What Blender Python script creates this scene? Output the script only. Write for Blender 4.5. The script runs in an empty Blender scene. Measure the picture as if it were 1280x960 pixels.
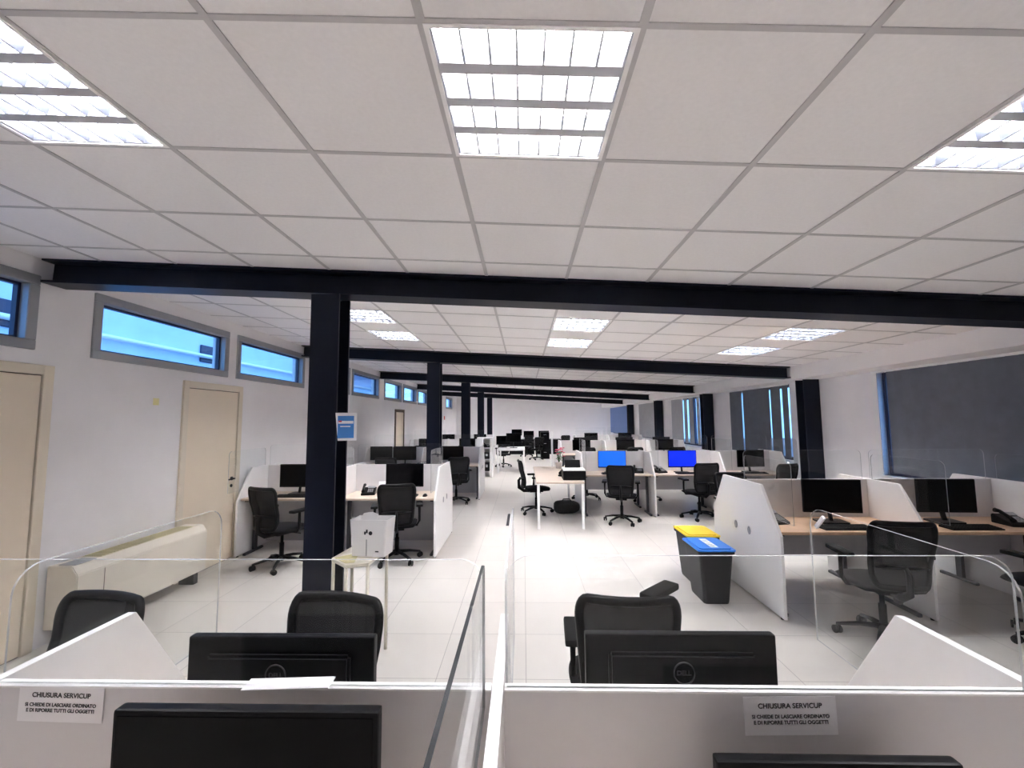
import bpy, bmesh, math, random
from mathutils import Vector, Matrix
random.seed(7)
S = bpy.context.scene
COL = S.collection
PI = math.pi
# ------------------------------------------------------------------ camera, light, exposure
HC = 1.72                      # eye height
SL = 0.05602                   # the ceiling slopes down to the right
HCE = HC + 1.069               # ceiling height above the camera
def camera():
    yaw, pitch, roll = -.02633, .08299, -.00759
    cy, sy, cp, sp, cr, sr = math.cos(yaw), math.sin(yaw), math.cos(pitch), math.sin(pitch), math.cos(roll), math.sin(roll)
    fwd = Vector((sy*cp, cy*cp, sp)); r0 = Vector((cy, -sy, 0)); u0 = r0.cross(fwd)
    r = cr*r0 + sr*u0; u = -sr*r0 + cr*u0
    cam = bpy.data.cameras.new('camera'); o = bpy.data.objects.new('camera', cam); COL.objects.link(o)
    m = Matrix.Identity(4)
    for i in range(3):
        m[i][0], m[i][1], m[i][2] = r[i], u[i], -fwd[i]
    m[2][3] = HC
    o.matrix_world = m
    cam.sensor_width = 36; cam.lens = 535.5/1280*36; cam.clip_start = .02; cam.clip_end = 300
    S.camera = o
camera()
TUBE_STRENGTH = 44.0
W = bpy.data.worlds.new('sky'); S.world = W; W.use_nodes = True
bg = W.node_tree.nodes['Background']; bg.inputs[0].default_value = (.22, .52, 1.0, 1); bg.inputs[1].default_value = .8
S.view_settings.view_transform = 'Standard'; S.view_settings.look = 'None'
S.view_settings.gamma = 1; S.view_settings.use_curve_mapping = False
S.view_settings.exposure = 2.15
cy = S.cycles
cy.max_bounces = 10; cy.diffuse_bounces = 5; cy.glossy_bounces = 4; cy.transparent_max_bounces = 40
cy.use_denoising = True; cy.caustics_reflective = False; cy.caustics_refractive = False
cy.sample_clamp_indirect = 20

# ------------------------------------------------------------------ materials
def mat(name, col, rough=.5, metal=0., emit=0., ecol=None, noise=0., nscale=8., bump=0., spec=.5):
    m = bpy.data.materials.new(name); m.use_nodes = True
    nt = m.node_tree; b = nt.nodes['Principled BSDF']
    b.inputs['Base Color'].default_value = (*col, 1); b.inputs['Roughness'].default_value = rough
    b.inputs['Metallic'].default_value = metal; b.inputs['Specular IOR Level'].default_value = spec
    if emit:
        b.inputs['Emission Color'].default_value = (*(ecol or col), 1); b.inputs['Emission Strength'].default_value = emit
    if noise or bump:
        tc = nt.nodes.new('ShaderNodeTexCoord'); n = nt.nodes.new('ShaderNodeTexNoise')
        n.inputs['Scale'].default_value = nscale; n.inputs['Detail'].default_value = 4
        nt.links.new(tc.outputs['Object'], n.inputs['Vector'])
        if noise:
            r = nt.nodes.new('ShaderNodeValToRGB')
            r.color_ramp.elements[0].position = .3; r.color_ramp.elements[1].position = .7
            r.color_ramp.elements[0].color = (*[c*(1-noise) for c in col], 1)
            r.color_ramp.elements[1].color = (*[min(1, c*(1+noise)) for c in col], 1)
            nt.links.new(n.outputs['Fac'], r.inputs[0]); nt.links.new(r.outputs[0], b.inputs['Base Color'])
        if bump:
            bp = nt.nodes.new('ShaderNodeBump'); bp.inputs['Strength'].default_value = bump; bp.inputs['Distance'].default_value = .004
            nt.links.new(n.outputs['Fac'], bp.inputs['Height']); nt.links.new(bp.outputs[0], b.inputs['Normal'])
    return m

def clear_mat(name, tint, base=.03, graze=.5, haze=0.):
    m = bpy.data.materials.new(name); m.use_nodes = True
    nt = m.node_tree; nt.nodes.clear()
    out = nt.nodes.new('ShaderNodeOutputMaterial'); t = nt.nodes.new('ShaderNodeBsdfTransparent'); g = nt.nodes.new('ShaderNodeBsdfGlossy')
    t.inputs[0].default_value = (*tint, 1); g.inputs['Roughness'].default_value = .03
    lw = nt.nodes.new('ShaderNodeLayerWeight'); lw.inputs[0].default_value = .5
    pw = nt.nodes.new('ShaderNodeMath'); pw.operation = 'POWER'; pw.inputs[1].default_value = 4
    ml = nt.nodes.new('ShaderNodeMath'); ml.operation = 'MULTIPLY_ADD'; ml.inputs[1].default_value = graze; ml.inputs[2].default_value = base
    mx = nt.nodes.new('ShaderNodeMixShader')
    nt.links.new(lw.outputs['Facing'], pw.inputs[0]); nt.links.new(pw.outputs[0], ml.inputs[0]); nt.links.new(ml.outputs[0], mx.inputs[0])
    nt.links.new(t.outputs[0], mx.inputs[1]); nt.links.new(g.outputs[0], mx.inputs[2])
    last = mx
    if haze:
        d = nt.nodes.new('ShaderNodeBsdfDiffuse'); d.inputs[0].default_value = (.85, .87, .9, 1)
        m2 = nt.nodes.new('ShaderNodeMixShader'); m2.inputs[0].default_value = haze
        nt.links.new(mx.outputs[0], m2.inputs[1]); nt.links.new(d.outputs[0], m2.inputs[2]); last = m2
    nt.links.new(last.outputs[0], out.inputs[0])
    return m

def net_mat(name, col, see):
    m = bpy.data.materials.new(name); m.use_nodes = True
    nt = m.node_tree; b = nt.nodes['Principled BSDF']; b.inputs['Base Color'].default_value = (*col, 1); b.inputs['Roughness'].default_value = .8
    out = nt.nodes['Material Output']; t = nt.nodes.new('ShaderNodeBsdfTransparent'); mx = nt.nodes.new('ShaderNodeMixShader')
    mx.inputs[0].default_value = 1-see
    nt.links.new(t.outputs[0], mx.inputs[1]); nt.links.new(b.outputs[0], mx.inputs[2]); nt.links.new(mx.outputs[0], out.inputs[0])
    return m

def floor_mat():
    m = mat('floor_tile', (.70, .665, .63), .28)
    nt = m.node_tree; b = nt.nodes['Principled BSDF']; tc = nt.nodes.new('ShaderNodeTexCoord')
    br = nt.nodes.new('ShaderNodeTexBrick'); br.offset = 0; br.squash = 1
    for k, v in (('Scale', 1.0), ('Mortar Size', .0022), ('Mortar Smooth', .2), ('Brick Width', .6), ('Row Height', .6)):
        br.inputs[k].default_value = v
    br.inputs['Color1'].default_value = (.70, .66, .615, 1); br.inputs['Color2'].default_value = (.65, .612, .572, 1)
    br.inputs['Mortar'].default_value = (.30, .28, .27, 1)
    n = nt.nodes.new('ShaderNodeTexNoise'); n.inputs['Scale'].default_value = 3.5; n.inputs['Detail'].default_value = 5
    rp = nt.nodes.new('ShaderNodeValToRGB'); rp.color_ramp.elements[0].color = (.93, .93, .93, 1)
    mx = nt.nodes.new('ShaderNodeMix'); mx.data_type = 'RGBA'; mx.blend_type = 'MULTIPLY'; mx.inputs[0].default_value = 1
    nt.links.new(tc.outputs['Object'], br.inputs['Vector']); nt.links.new(tc.outputs['Object'], n.inputs['Vector'])
    nt.links.new(n.outputs['Fac'], rp.inputs[0])
    nt.links.new(br.outputs['Color'], mx.inputs[6]); nt.links.new(rp.outputs[0], mx.inputs[7]); nt.links.new(mx.outputs[2], b.inputs['Base Color'])
    return m

M = dict(
    wall=mat('wall_paint', (.86, .84, .85), .85, noise=.02, nscale=3),
    ceil=mat('ceiling_tile', (.88, .865, .87), .95, noise=.02, nscale=60, bump=.1),
    tbar=mat('ceiling_bar', (.54, .525, .535), .5),
    floor=floor_mat(),
    steel=mat('dark_blue_steel', (.006, .008, .019), .4, noise=.1, nscale=5, spec=.18),
    frame=mat('aluminium_frame', (.33, .34, .36), .45, .3),
    darkframe=mat('dark_window_frame', (.02, .025, .07), .4),
    glass=clear_mat('window_glass', (.93, .96, 1.), .03, .5),
    door=mat('cream_door', (.80, .69, .55), .5, noise=.015, nscale=2),
    doorframe=mat('cream_door_frame', (.74, .66, .54), .5),
    groove=mat('door_gap', (.10, .07, .05), .8),
    black=mat('black_plastic', (.003, .003, .004), .4, spec=.15),
    blackgloss=mat('black_gloss_screen', (.0015, .0015, .002), .15, spec=.12),
    rubber=mat('black_rubber', (.004, .004, .004), .7, spec=.25),
    fabric=mat('black_fabric', (.006, .006, .008), .9, spec=.2, noise=.3, nscale=200, bump=.3),
    net=net_mat('black_mesh_fabric', (.006, .006, .008), .12),
    chrome=mat('grey_metal', (.45, .46, .48), .3, .9),
    white=mat('white_laminate', (.86, .85, .85), .42, noise=.01, nscale=4),
    whiteedge=mat('white_edge', (.92, .91, .91), .4),
    panel=mat('partition_white', (.72, .70, .71), .5, noise=.015, nscale=4),
    grey=mat('grey_laminate', (.42, .42, .45), .5),
    desk=mat('beige_desk', (.60, .49, .40), .4, noise=.04, nscale=6),
    wood=mat('light_oak_desk', (.56, .37, .24), .4, noise=.1, nscale=9),
    deskmetal=mat('dark_desk_leg', (.05, .05, .06), .45, .4),
    acrylic=clear_mat('clear_acrylic', (.98, .988, .988), .014, .45, .003),
    acrylicedge=clear_mat('acrylic_edge', (.62, .64, .64), .25, .4, .45),
    acrylicdark=mat('acrylic_dark_reflection', (.05, .055, .06), .2),  # dark reflection along one pane edge, put into its colour
    paper=mat('white_paper', (.90, .89, .91), .7),
    ink=mat('black_ink', (.02, .02, .03), .7),
    blue=mat('blue_plastic', (.02, .20, .72), .35),
    yellow=mat('yellow_plastic', (.80, .58, .02), .4),
    bin=mat('charcoal_plastic', (.011, .012, .016), .5, noise=.1, nscale=10, spec=.3),
    screen=mat('lit_blue_screen', (.0, .02, .3), .3, emit=.25, ecol=(.004, .02, 1.)),
    screen_light=mat('lit_light_blue_screen', (.0, .05, .3), .3, emit=.27, ecol=(.01, .13, 1.)),
    tube=mat('lit_fluorescent_tube', (1, 1, 1), .5, emit=TUBE_STRENGTH, ecol=(.99, .98, 1.)),
    louvre=mat('shaded_louvre_side', (.032, .036, .05), .35, .0),  # blade sides coloured dark to imitate how a louvre dims at low angles
    louvreedge=mat('grey_louvre_edge', (.50, .51, .56), .4),
    tray=mat('white_light_tray', (.85, .85, .87), .5),
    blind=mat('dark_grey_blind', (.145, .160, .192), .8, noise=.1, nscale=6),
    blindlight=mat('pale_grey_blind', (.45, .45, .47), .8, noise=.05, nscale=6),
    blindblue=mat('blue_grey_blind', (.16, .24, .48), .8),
    radiator=mat('cream_metal_cover', (.80, .73, .63), .45),
    grille=mat('yellowed_grille', (.62, .56, .36), .6),
    cream=mat('cream_metal', (.80, .74, .62), .45),
    oldpaper=mat('yellowed_paper', (.62, .56, .28), .7),
    pink=mat('pink_petal', (.75, .12, .22), .6),
    leaf=mat('green_leaf', (.06, .16, .05), .6),
    render_=mat('pale_render', (.62, .72, .88), .8, noise=.06, nscale=1.5),
    bluepanel=mat('blue_cladding', (.04, .12, .45), .5),
    red=mat('red_sign', (.65, .03, .03), .5),
    skyblue=mat('poster_blue', (.05, .24, .66), .5),
    notey=mat('yellow_note', (.80, .74, .38), .7),
    asphalt=mat('asphalt', (.10, .10, .11), .9, noise=.15, nscale=20),
    bag=mat('black_nylon', (.015, .016, .016), .7, noise=.3, nscale=30),
    logo=mat('dark_grey_logo', (.035, .035, .04), .4),
    greymark=mat('grey_print', (.35, .35, .37), .6),
)

# ------------------------------------------------------------------ mesh helpers
class MB:
    def __init__(s): s.bm = bmesh.new(); s.mi = 0
    def _mark(s, f0):
        s.bm.faces.ensure_lookup_table()
        for f in s.bm.faces[f0:]: f.material_index = s.mi
    def box(s, x0, x1, y0, y1, z0, z1, bev=0., seg=2, mtx=None):
        t = bmesh.new()
        bmesh.ops.create_cube(t, size=1)
        for v in t.verts:
            v.co = Vector(((x0+x1)/2 + v.co.x*(x1-x0), (y0+y1)/2 + v.co.y*(y1-y0), (z0+z1)/2 + v.co.z*(z1-z0)))
        if bev: bmesh.ops.bevel(t, geom=t.edges[:], offset=bev, segments=seg, affect='EDGES', profile=.7)
        s.add(t, mtx); return s
    def add(s, t, mtx=None):
        if mtx is not None: bmesh.ops.transform(t, matrix=mtx, verts=t.verts)
        mp = {}
        for v in t.verts: mp[v] = s.bm.verts.new(v.co)
        for f in t.faces:
            try:
                nf = s.bm.faces.new([mp[v] for v in f.verts]); nf.material_index = s.mi; nf.smooth = f.smooth
            except ValueError: pass
        t.free()
    def prism(s, pts, a, b, axis='x', bev=0., seg=2):
        """polygon pts extruded along axis from a to b; pts are (y,z) for x, (x,z) for y, (x,y) for z"""
        t = bmesh.new()
        def P(p, h):
            return Vector((h, p[0], p[1])) if axis == 'x' else Vector((p[0], h, p[1])) if axis == 'y' else Vector((p[0], p[1], h))
        va = [t.verts.new(P(p, a)) for p in pts]; vb = [t.verts.new(P(p, b)) for p in pts]
        n = len(pts)
        t.faces.new(va[::-1]); t.faces.new(vb)
        for i in range(n): t.faces.new((va[i], va[(i+1) % n], vb[(i+1) % n], vb[i]))
        bmesh.ops.recalc_face_normals(t, faces=t.faces[:])
        if bev:
            bmesh.ops.bevel(t, geom=t.edges[:], offset=bev, segments=seg, affect='EDGES')
        s.add(t); return s
    def tube(s, path, r, n=8, closed=False, flat=1.0, up=Vector((0, 0, 1))):
        t = bmesh.new(); rings = []; m = len(path); path = [Vector(p) for p in path]
        rr = r if isinstance(r, (list, tuple)) else [r]*m
        for i, p in enumerate(path):
            if closed: d = path[(i+1) % m] - path[i-1]
            else: d = path[min(i+1, m-1)] - path[max(i-1, 0)]
            d.normalize(); a = d.cross(up)
            if a.length < 1e-3: a = d.cross(Vector((0, 1, 0)))
            a.normalize(); b = a.cross(d)
            rings.append([t.verts.new(p + rr[i]*(math.cos(2*PI*k/n)*a + flat*math.sin(2*PI*k/n)*b)) for k in range(n)])
        for i in range(m if closed else m-1):
            A, B = rings[i], rings[(i+1) % m]
            for k in range(n):
                f = t.faces.new((A[k], A[(k+1) % n], B[(k+1) % n], B[k])); f.smooth = True
        if not closed: t.faces.new(rings[0][::-1]); t.faces.new(rings[-1])
        bmesh.ops.recalc_face_normals(t, faces=t.faces[:])
        s.add(t); return s
    def lathe(s, prof, cx=0, cy_=0, n=20, mtx=None):
        t = bmesh.new(); rings = []
        for r, z in prof: rings.append([t.verts.new((cx+r*math.cos(2*PI*k/n), cy_+r*math.sin(2*PI*k/n), z)) for k in range(n)])
        for A, B in zip(rings, rings[1:]):
            for k in range(n):
                f = t.faces.new((A[k], A[(k+1) % n], B[(k+1) % n], B[k])); f.smooth = True
        t.faces.new(rings[0][::-1]); t.faces.new(rings[-1])
        bmesh.ops.recalc_face_normals(t, faces=t.faces[:])
        s.add(t, mtx); return s
    def m(s, i): s.mi = i; return s
    def build(s, name, mats, parent=None, loc=None, rot=None):
        me = bpy.data.meshes.new(name); s.bm.to_mesh(me); s.bm.free()
        for mm in (mats if isinstance(mats, (list, tuple)) else [mats]): me.materials.append(mm)
        o = bpy.data.objects.new(name, me); COL.objects.link(o)
        if parent: o.parent = parent
        if loc: o.location = loc
        if rot: o.rotation_euler = rot
        return o

def tag(o, label=None, cat=None, group=None, kind=None):
    if label: o['label'] = label
    if cat: o['category'] = cat
    if group: o['group'] = group
    if kind: o['kind'] = kind
    return o
def thing(name, label, cat, loc=(0, 0, 0), rz=0, group=None, kind=None):
    o = bpy.data.objects.new(name, None); o.empty_display_size = .1; COL.objects.link(o); o.location = loc; o.rotation_euler = (0, 0, rz)
    return tag(o, label, cat, group, kind)
KIDS = {}
def kids(o):
    return [c for c in bpy.data.objects if c.parent == o]
def copy_tree(o, parent=None, tree=None):
    c = o.copy(); COL.objects.link(c)
    if parent: c.parent = parent
    for k in (tree[o] if tree is not None else kids(o)): copy_tree(k, c, tree)
    return c
PROTO = {}
def make(kind, builder, label, cat, loc, rz=0, group=None):
    """first call builds the thing, later calls copy it with all its parts"""
    if kind not in PROTO:
        o = builder(); PROTO[kind] = o
        tree = {}
        def rec(x):
            tree[x] = kids(x)
            for k in tree[x]: rec(k)
        rec(o); KIDS[kind] = tree
    else:
        o = copy_tree(PROTO[kind], None, KIDS[kind])
        for k in ('group',):
            if k in o.keys(): del o[k]
    o.location = loc; o.rotation_euler = (0, 0, rz)
    return tag(o, label, cat, group)
def rrect(x0, x1, z0, z1, r, n=5, corners=(1, 1, 1, 1)):
    """rounded rectangle polygon, corners = bl, br, tr, tl"""
    P = []
    for (cx, cz, a0, on) in ((x0, z0, PI, corners[0]), (x1, z0, 1.5*PI, corners[1]), (x1, z1, 0, corners[2]), (x0, z1, .5*PI, corners[3])):
        if not on: P.append((cx, cz)); continue
        ox = cx + (r if cx == x0 else -r); oz = cz + (r if cz == z0 else -r)
        for k in range(n+1):
            a = a0 + .5*PI*k/n; P.append((ox + r*math.cos(a), oz + r*math.sin(a)))
    return P
def text(name, body, size, mtx, material, parent, bold=0.):
    cu = bpy.data.curves.new(name, 'FONT'); cu.body = body; cu.size = size; cu.align_x = 'CENTER'; cu.extrude = .0003; cu.offset = bold; cu.space_line = 1.15
    t = bpy.data.objects.new('tmp', cu); COL.objects.link(t)
    dg = bpy.context.evaluated_depsgraph_get(); me = bpy.data.meshes.new_from_object(t.evaluated_get(dg)); me.name = name
    bpy.data.objects.remove(t); bpy.data.curves.remove(cu)
    me.transform(mtx); me.materials.clear(); me.materials.append(material)
    o = bpy.data.objects.new(name, me); COL.objects.link(o); o.parent = parent
    return o

# ------------------------------------------------------------------ room shell
XL, XR, YB, YF = -3.75, 4.8, -4.0, 24.0
def struct(o, label=None, cat=None): return tag(o, label, cat, None, 'structure')
struct(MB().box(XL-.2, XR+.2, YB-.2, YF+.2, -.1, 0).build('floor', M['floor']), 'pale beige raised floor of square tiles', 'floor')

def wall_x(name, x0, x1, openings, top, material):
    ys = sorted({YB, YF, *[v for o in openings for v in o[:2]]}); b = MB()
    for y0, y1 in zip(ys, ys[1:]):
        op = [o for o in openings if o[0] <= y0 + 1e-6 and o[1] >= y1 - 1e-6]
        if op:
            b.box(x0, x1, y0, y1, 0, op[0][2]); b.box(x0, x1, y0, y1, op[0][3], top)
        else: b.box(x0, x1, y0, y1, 0, top)
    return struct(b.build(name, material))
LW = [(1.2, 3.15), (3.58, 5.30), (5.46, 7.19), (7.49, 9.12), (9.24, 11.0), (11.42, 13.05), (13.25, 14.9), (15.1, 16.75), (20.6, 22.4)]
wall_x('wall_left', XL-.2, XL, [(a, b, 2.28, 2.86) for a, b in LW], 3.25, M['wall'])
RW = [(3.72, 5.93), (7.85, 9.97), (11.75, 13.88), (15.65, 17.78), (19.35, 23.6)]
wall_x('wall_right', XR, XR+.2, [(a, b, .95, 2.33) for a, b in RW], 2.8, M['wall'])
struct(MB().box(XL-.2, XR+.2, YF, YF+.2, 0, 3.25).build('wall_back', M['wall']))
struct(MB().box(XL-.2, XR+.2, YB-.2, YB, 0, 3.25).build('wall_front', M['wall']))
struct(MB().box(4.35, XR, YB, YF, 2.335, 2.76).build('trim_1', M['wall']), 'boxed-in white soffit above the blinds', 'soffit')

# sloped tiled ceiling (built flat, then tilted as one plane)
DX0 = -.26935
lights = []                                            # (u, v) of the near left corner of each 0.6 m luminaire
for i in (-3, 0, 3): lights.append((DX0+.6*i, 1.072))
for i in (-3, 1, 5):
    for v in (4.37, 5.49): lights.append((DX0+.6*i, v))
V2 = 4.37
for v in (7.4, 11.4, 12.5, 15.2, 16.4, 19.3, 20.7, 22.4):  # unseen rows, added behind the beams to light the far bays
    for i in (-3, 1, 5): lights.append((DX0+.6*i, v))
for v in (-3.128,):
    for i in (-3, 0, 3): lights.append((DX0+.6*i, v))
def ceiling():
    U0, U1 = XL-.15, 4.42
    us = [U0] + [DX0+.6*i for i in range(-6, 8) if U0 < DX0+.6*i < U1] + [U1]
    b = MB(); g = MB()
    def region(v0, v1, phase):
        n0 = math.ceil((v0-phase)/.6 + 1e-6)
        vs = [v0] + [phase+.6*k for k in range(n0, n0+60) if phase+.6*k < v1-1e-6] + [v1]
        loc = [l for l in lights if v0 <= l[1] < v1]
        cuts = sorted(set(vs + [l[1] for l in loc] + [l[1]+.6 for l in loc]))
        for a0, a1 in zip(us, us[1:]):
            for c0, c1 in zip(cuts, cuts[1:]):
                if any(abs(l[0]-a0) < .01 and l[1]-1e-4 <= c0 and c1 <= l[1]+.6001 for l in loc): continue
                b.box(a0, a1, c0, c1, 0, .02)
        for a in us[1:-1]:
            g.box(a-.012, a+.012, v0, v1, -.004, .001)
        for v in vs[1:-1]:
            # bars between luminaires only
            for a0, a1 in zip(us, us[1:]):
                if any(abs(l[0]-a0) < .01 and l[1]+.02 < v < l[1]+.58 for l in loc): continue
                g.box(a0, a1, v-.009, v+.009, -.0035, .001)
    region(YB, 3.24, 1.072); region(3.24, 7.15, V2); region(7.15, YF, 7.4)
    struct(b.build('ceiling', M['ceil'], None, (0, 0, HCE), (0, SL, 0)), 'sloped suspended ceiling of square mineral tiles', 'ceiling')
    struct(g.build('trim_2', M['tbar'], None, (0, 0, HCE), (0, SL, 0)), 'white metal grid bars between ceiling tiles', 'ceiling grid')
ceiling()
def upon(u, v, w=0):
    return (u*math.cos(SL)+w*math.sin(SL), v, HCE-u*math.sin(SL)+w*math.cos(SL))

# steel frames: beams and columns
def isec(w, h, tf, tw):
    return [(-w/2, 0), (w/2, 0), (w/2, tf), (tw/2, tf), (tw/2, h-tf), (w/2, h-tf), (w/2, h), (-w/2, h), (-w/2, h-tf), (-tw/2, h-tf), (-tw/2, tf), (-w/2, tf)]
BY = [3.24, 7.15, 11.06, 14.97, 18.9]
beamdesc = ['nearest dark steel beam spanning the ceiling', 'second dark steel beam from the camera', 'third dark steel beam from the camera',
            'fourth dark steel beam from the camera', 'farthest dark steel beam before the white end wall']
coldesc = ['dark navy steel column with a blue poster, nearest the camera', 'dark navy steel column, second from the camera', 'dark navy steel column, third from the camera',
           'dark navy steel column, fourth from the camera', 'farthest of the row of dark steel columns']
for k, y in enumerate(BY):
    b = MB(); b.prism(isec(.2, .19, .018, .012), -3.74, 4.37, 'x')
    struct(b.build('steel_beam', M['steel'], None, upon(0, y, -.187), (0, SL, 0)), beamdesc[k], 'beam')
    o = MB().prism([(p[0], p[1]-.105) for p in isec(.215, .21, .018, .014)], 0, HCE+.08-.19, 'z')
    c = o.build('steel_column', M['steel'], None, (-1.49, y, 0)); struct(c, coldesc[k], 'column')
    MB().box(-.15, .15, -.15, .15, 0, .015).build('base_plate', M['steel'], c)
    if k:
        o = MB().prism([(p[0], p[1]-.105) for p in isec(.25, .21, .018, .014)], 0, 2.34, 'z')
        struct(o.build('steel_column', M['steel'], None, (4.665, y, 0)),
               ['', 'dark steel column at the window wall, nearest on the right', 'dark window-wall column, second on the right', 'dark window-wall column, third on the right', 'farthest dark column on the window wall'][k], 'column')

# left clerestory windows
for k, (a, b_) in enumerate(LW):
    w = thing('window_%d' % (k+1), 'grey framed high window of the left wall, %s' % ('cut by the left frame edge', 'left of the cream door with handle', 'right above the door with handle', 'hidden behind the nearest column', 'first right of the nearest column', 'second right of the nearest column', 'third right of the nearest column', 'last before the second column', 'far away by the end wall')[k], 'window', (XL, (a+b_)/2, 2.28), 0, None, 'structure')
    L = b_-a; f = MB()
    for y0, y1, z0, z1 in ((-L/2, L/2, 0, .075), (-L/2, L/2, .505, .58), (-L/2, -L/2+.075, .075, .505), (L/2-.075, L/2, .075, .505)):
        f.box(-.12, .02, y0, y1, z0, z1, .006, 1)
    f.build('window_frame', M['frame'], w)
    f = MB()
    for y0, y1, z0, z1 in ((-L/2+.075, L/2-.075, .075, .095), (-L/2+.075, L/2-.075, .485, .505), (-L/2+.075, -L/2+.095, .095, .485), (L/2-.095, L/2-.075, .095, .485)):
        f.box(-.09, -.05, y0, y1, z0, z1)
    f.build('sash', M['darkframe'], w)
    MB().box(-.075, -.069, -L/2+.08, L/2-.08, .08, .5).build('pane', M['glass'], w)

# doors on the left wall
def door(n, y0, y1, ztop, label, handle=True, fm='doorframe'):
    d = thing('door_%d' % n, label, 'door', (XL, (y0+y1)/2, 0), 0, None, 'structure'); h = (y1-y0)/2; f = MB(); t = .075
    f.box(0, .028, -h, -h+t, 0, ztop, .004, 1); f.box(0, .028, h-t, h, 0, ztop, .004, 1); f.box(0, .028, -h+t, h-t, ztop-t, ztop, .004, 1)
    f.build('door_frame', M[fm], d)
    MB().box(0, .004, -h+t, h-t, 0, ztop-t).build('door_gap', M['groove'], d)
    lf = MB().box(.002, .016, -h+t+.008, h-t-.008, .008, ztop-t-.008, .003, 1).build('door_leaf', M['door'], d)
    if handle:
        hd = MB().lathe([(.024, 0), (.024, .01)], n=16, mtx=Matrix.Translation((.016, h-t-.07, 1.0)) @ Matrix.Rotation(PI/2, 4, 'Y'))
        hd.tube([(.02, h-t-.07, 1.0), (.065, h-t-.07, 1.0), (.07, h-t-.085, 1.0), (.07, h-t-.19, 1.0)], .009)
        hd.lathe([(.02, 0), (.02, .008)], n=16, mtx=Matrix.Translation((.016, h-t-.07, .91)) @ Matrix.Rotation(PI/2, 4, 'Y'))
        hd.build('door_handle', M['black'], d)
door(1, 2.34, 3.29, 2.17, 'cream door at the left edge, nearest the camera', False)
door(2, 4.60, 5.59, 2.18, 'cream door with black lever handle beyond the fan coil unit')
door(3, 12.40, 13.35, 2.05, 'far cream door with a brown frame in the left wall', False, 'groove')

# right windows with vertical blinds
bl_labels = ['closed dark grey vertical blind, nearest at right', 'dark grey vertical blind with open gaps beside the first window-wall column',
             'partly drawn vertical blind between the second and third window-wall columns', 'pale vertical blind at the fourth window', 'blue-grey vertical blind in the far corner']
for k, (a, b_) in enumerate(RW):
    w = thing('window_%d' % (k+10), 'window %d along the right wall behind vertical blinds' % (k+1), 'window', (XR, (a+b_)/2, .95), 0, None, 'structure')
    L = b_-a; f = MB(); n = 3; Hh = 1.38
    f.box(.08, .15, -L/2, L/2, 0, .06).box(.08, .15, -L/2, L/2, Hh-.06, Hh)
    for j in range(n+1):
        y = -L/2 + (L-.05)*j/n; f.box(.08, .15, y, y+.05, .06, Hh-.06)
    f.build('window_frame', M['darkframe'], w)
    MB().box(.11, .116, -L/2, L/2, .05, Hh-.05).build('pane', M['glass'], w)
    MB().box(-.02, .08, -L/2-.02, L/2+.02, -.03, 0, .006, 1).build('window_sill', M['whiteedge'], w)
    b = thing('vertical_blind', bl_labels[k], 'blind', (4.755, (a+b_)/2, .97))
    MB().box(-.03, .03, -L/2, L/2, 1.335, 1.362).build('headrail', M['whiteedge'], b)
    sl = MB(); p = .112; ns = int(L/p)
    for j in range(ns):
        y = -L/2 + .06 + j*(L-.12)/(ns-1)
        ang = .22 if k in (0, 4) else .25
        if k == 0 and j >= ns-2: ang = -.68
        if k == 1 and j in (1, 4, 13): ang = -.52
        if k == 2 and j in (1, 2, 3, 6, 7, 9, 10): ang = -.36
        if k == 3 and j % 3 == 1: ang = -.28
        hw = .0635
        mt = Matrix.Translation((0, y, 0)) @ Matrix.Rotation(ang, 4, 'Z')
        sl.box(-.0012, .0012, -hw, hw, .03, 1.335, 0, 1, mt)
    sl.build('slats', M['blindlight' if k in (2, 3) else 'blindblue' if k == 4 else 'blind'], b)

# outside: neighbouring building seen through the high windows, and yard
def outside():
    b = thing('building', 'pale blue-lit building outside the left windows', 'building', (-11.2, 8, -2))
    MB().box(-3, 0, -14, 26, 0, 7.8).box(-3, .15, -14, 26, 7.6, 8.0).box(0, .12, -14, 26, 5.35, 5.55).build('wall', M['render_'], b)
    MB().box(-.2, 1.2, 13, 26, 6.75, 7.2).build('canopy', M['bluepanel'], b)
    MB().tube([(.15, -14, 6.0), (.15, 26, 6.0)], .07).build('pipe', M['whiteedge'], b)
    for y in (-5.5, .2, 6.4, 12.6, 18.6): MB().box(0, .06, y, y+1.2, 5.80, 6.4, .02, 1).build('window', M['darkframe'], b)
    struct(MB().box(-60, 60, -40, 80, -2.4, -2.0).build('ground', M['asphalt']), 'asphalt yard outside the windows', 'ground')
outside()

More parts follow.
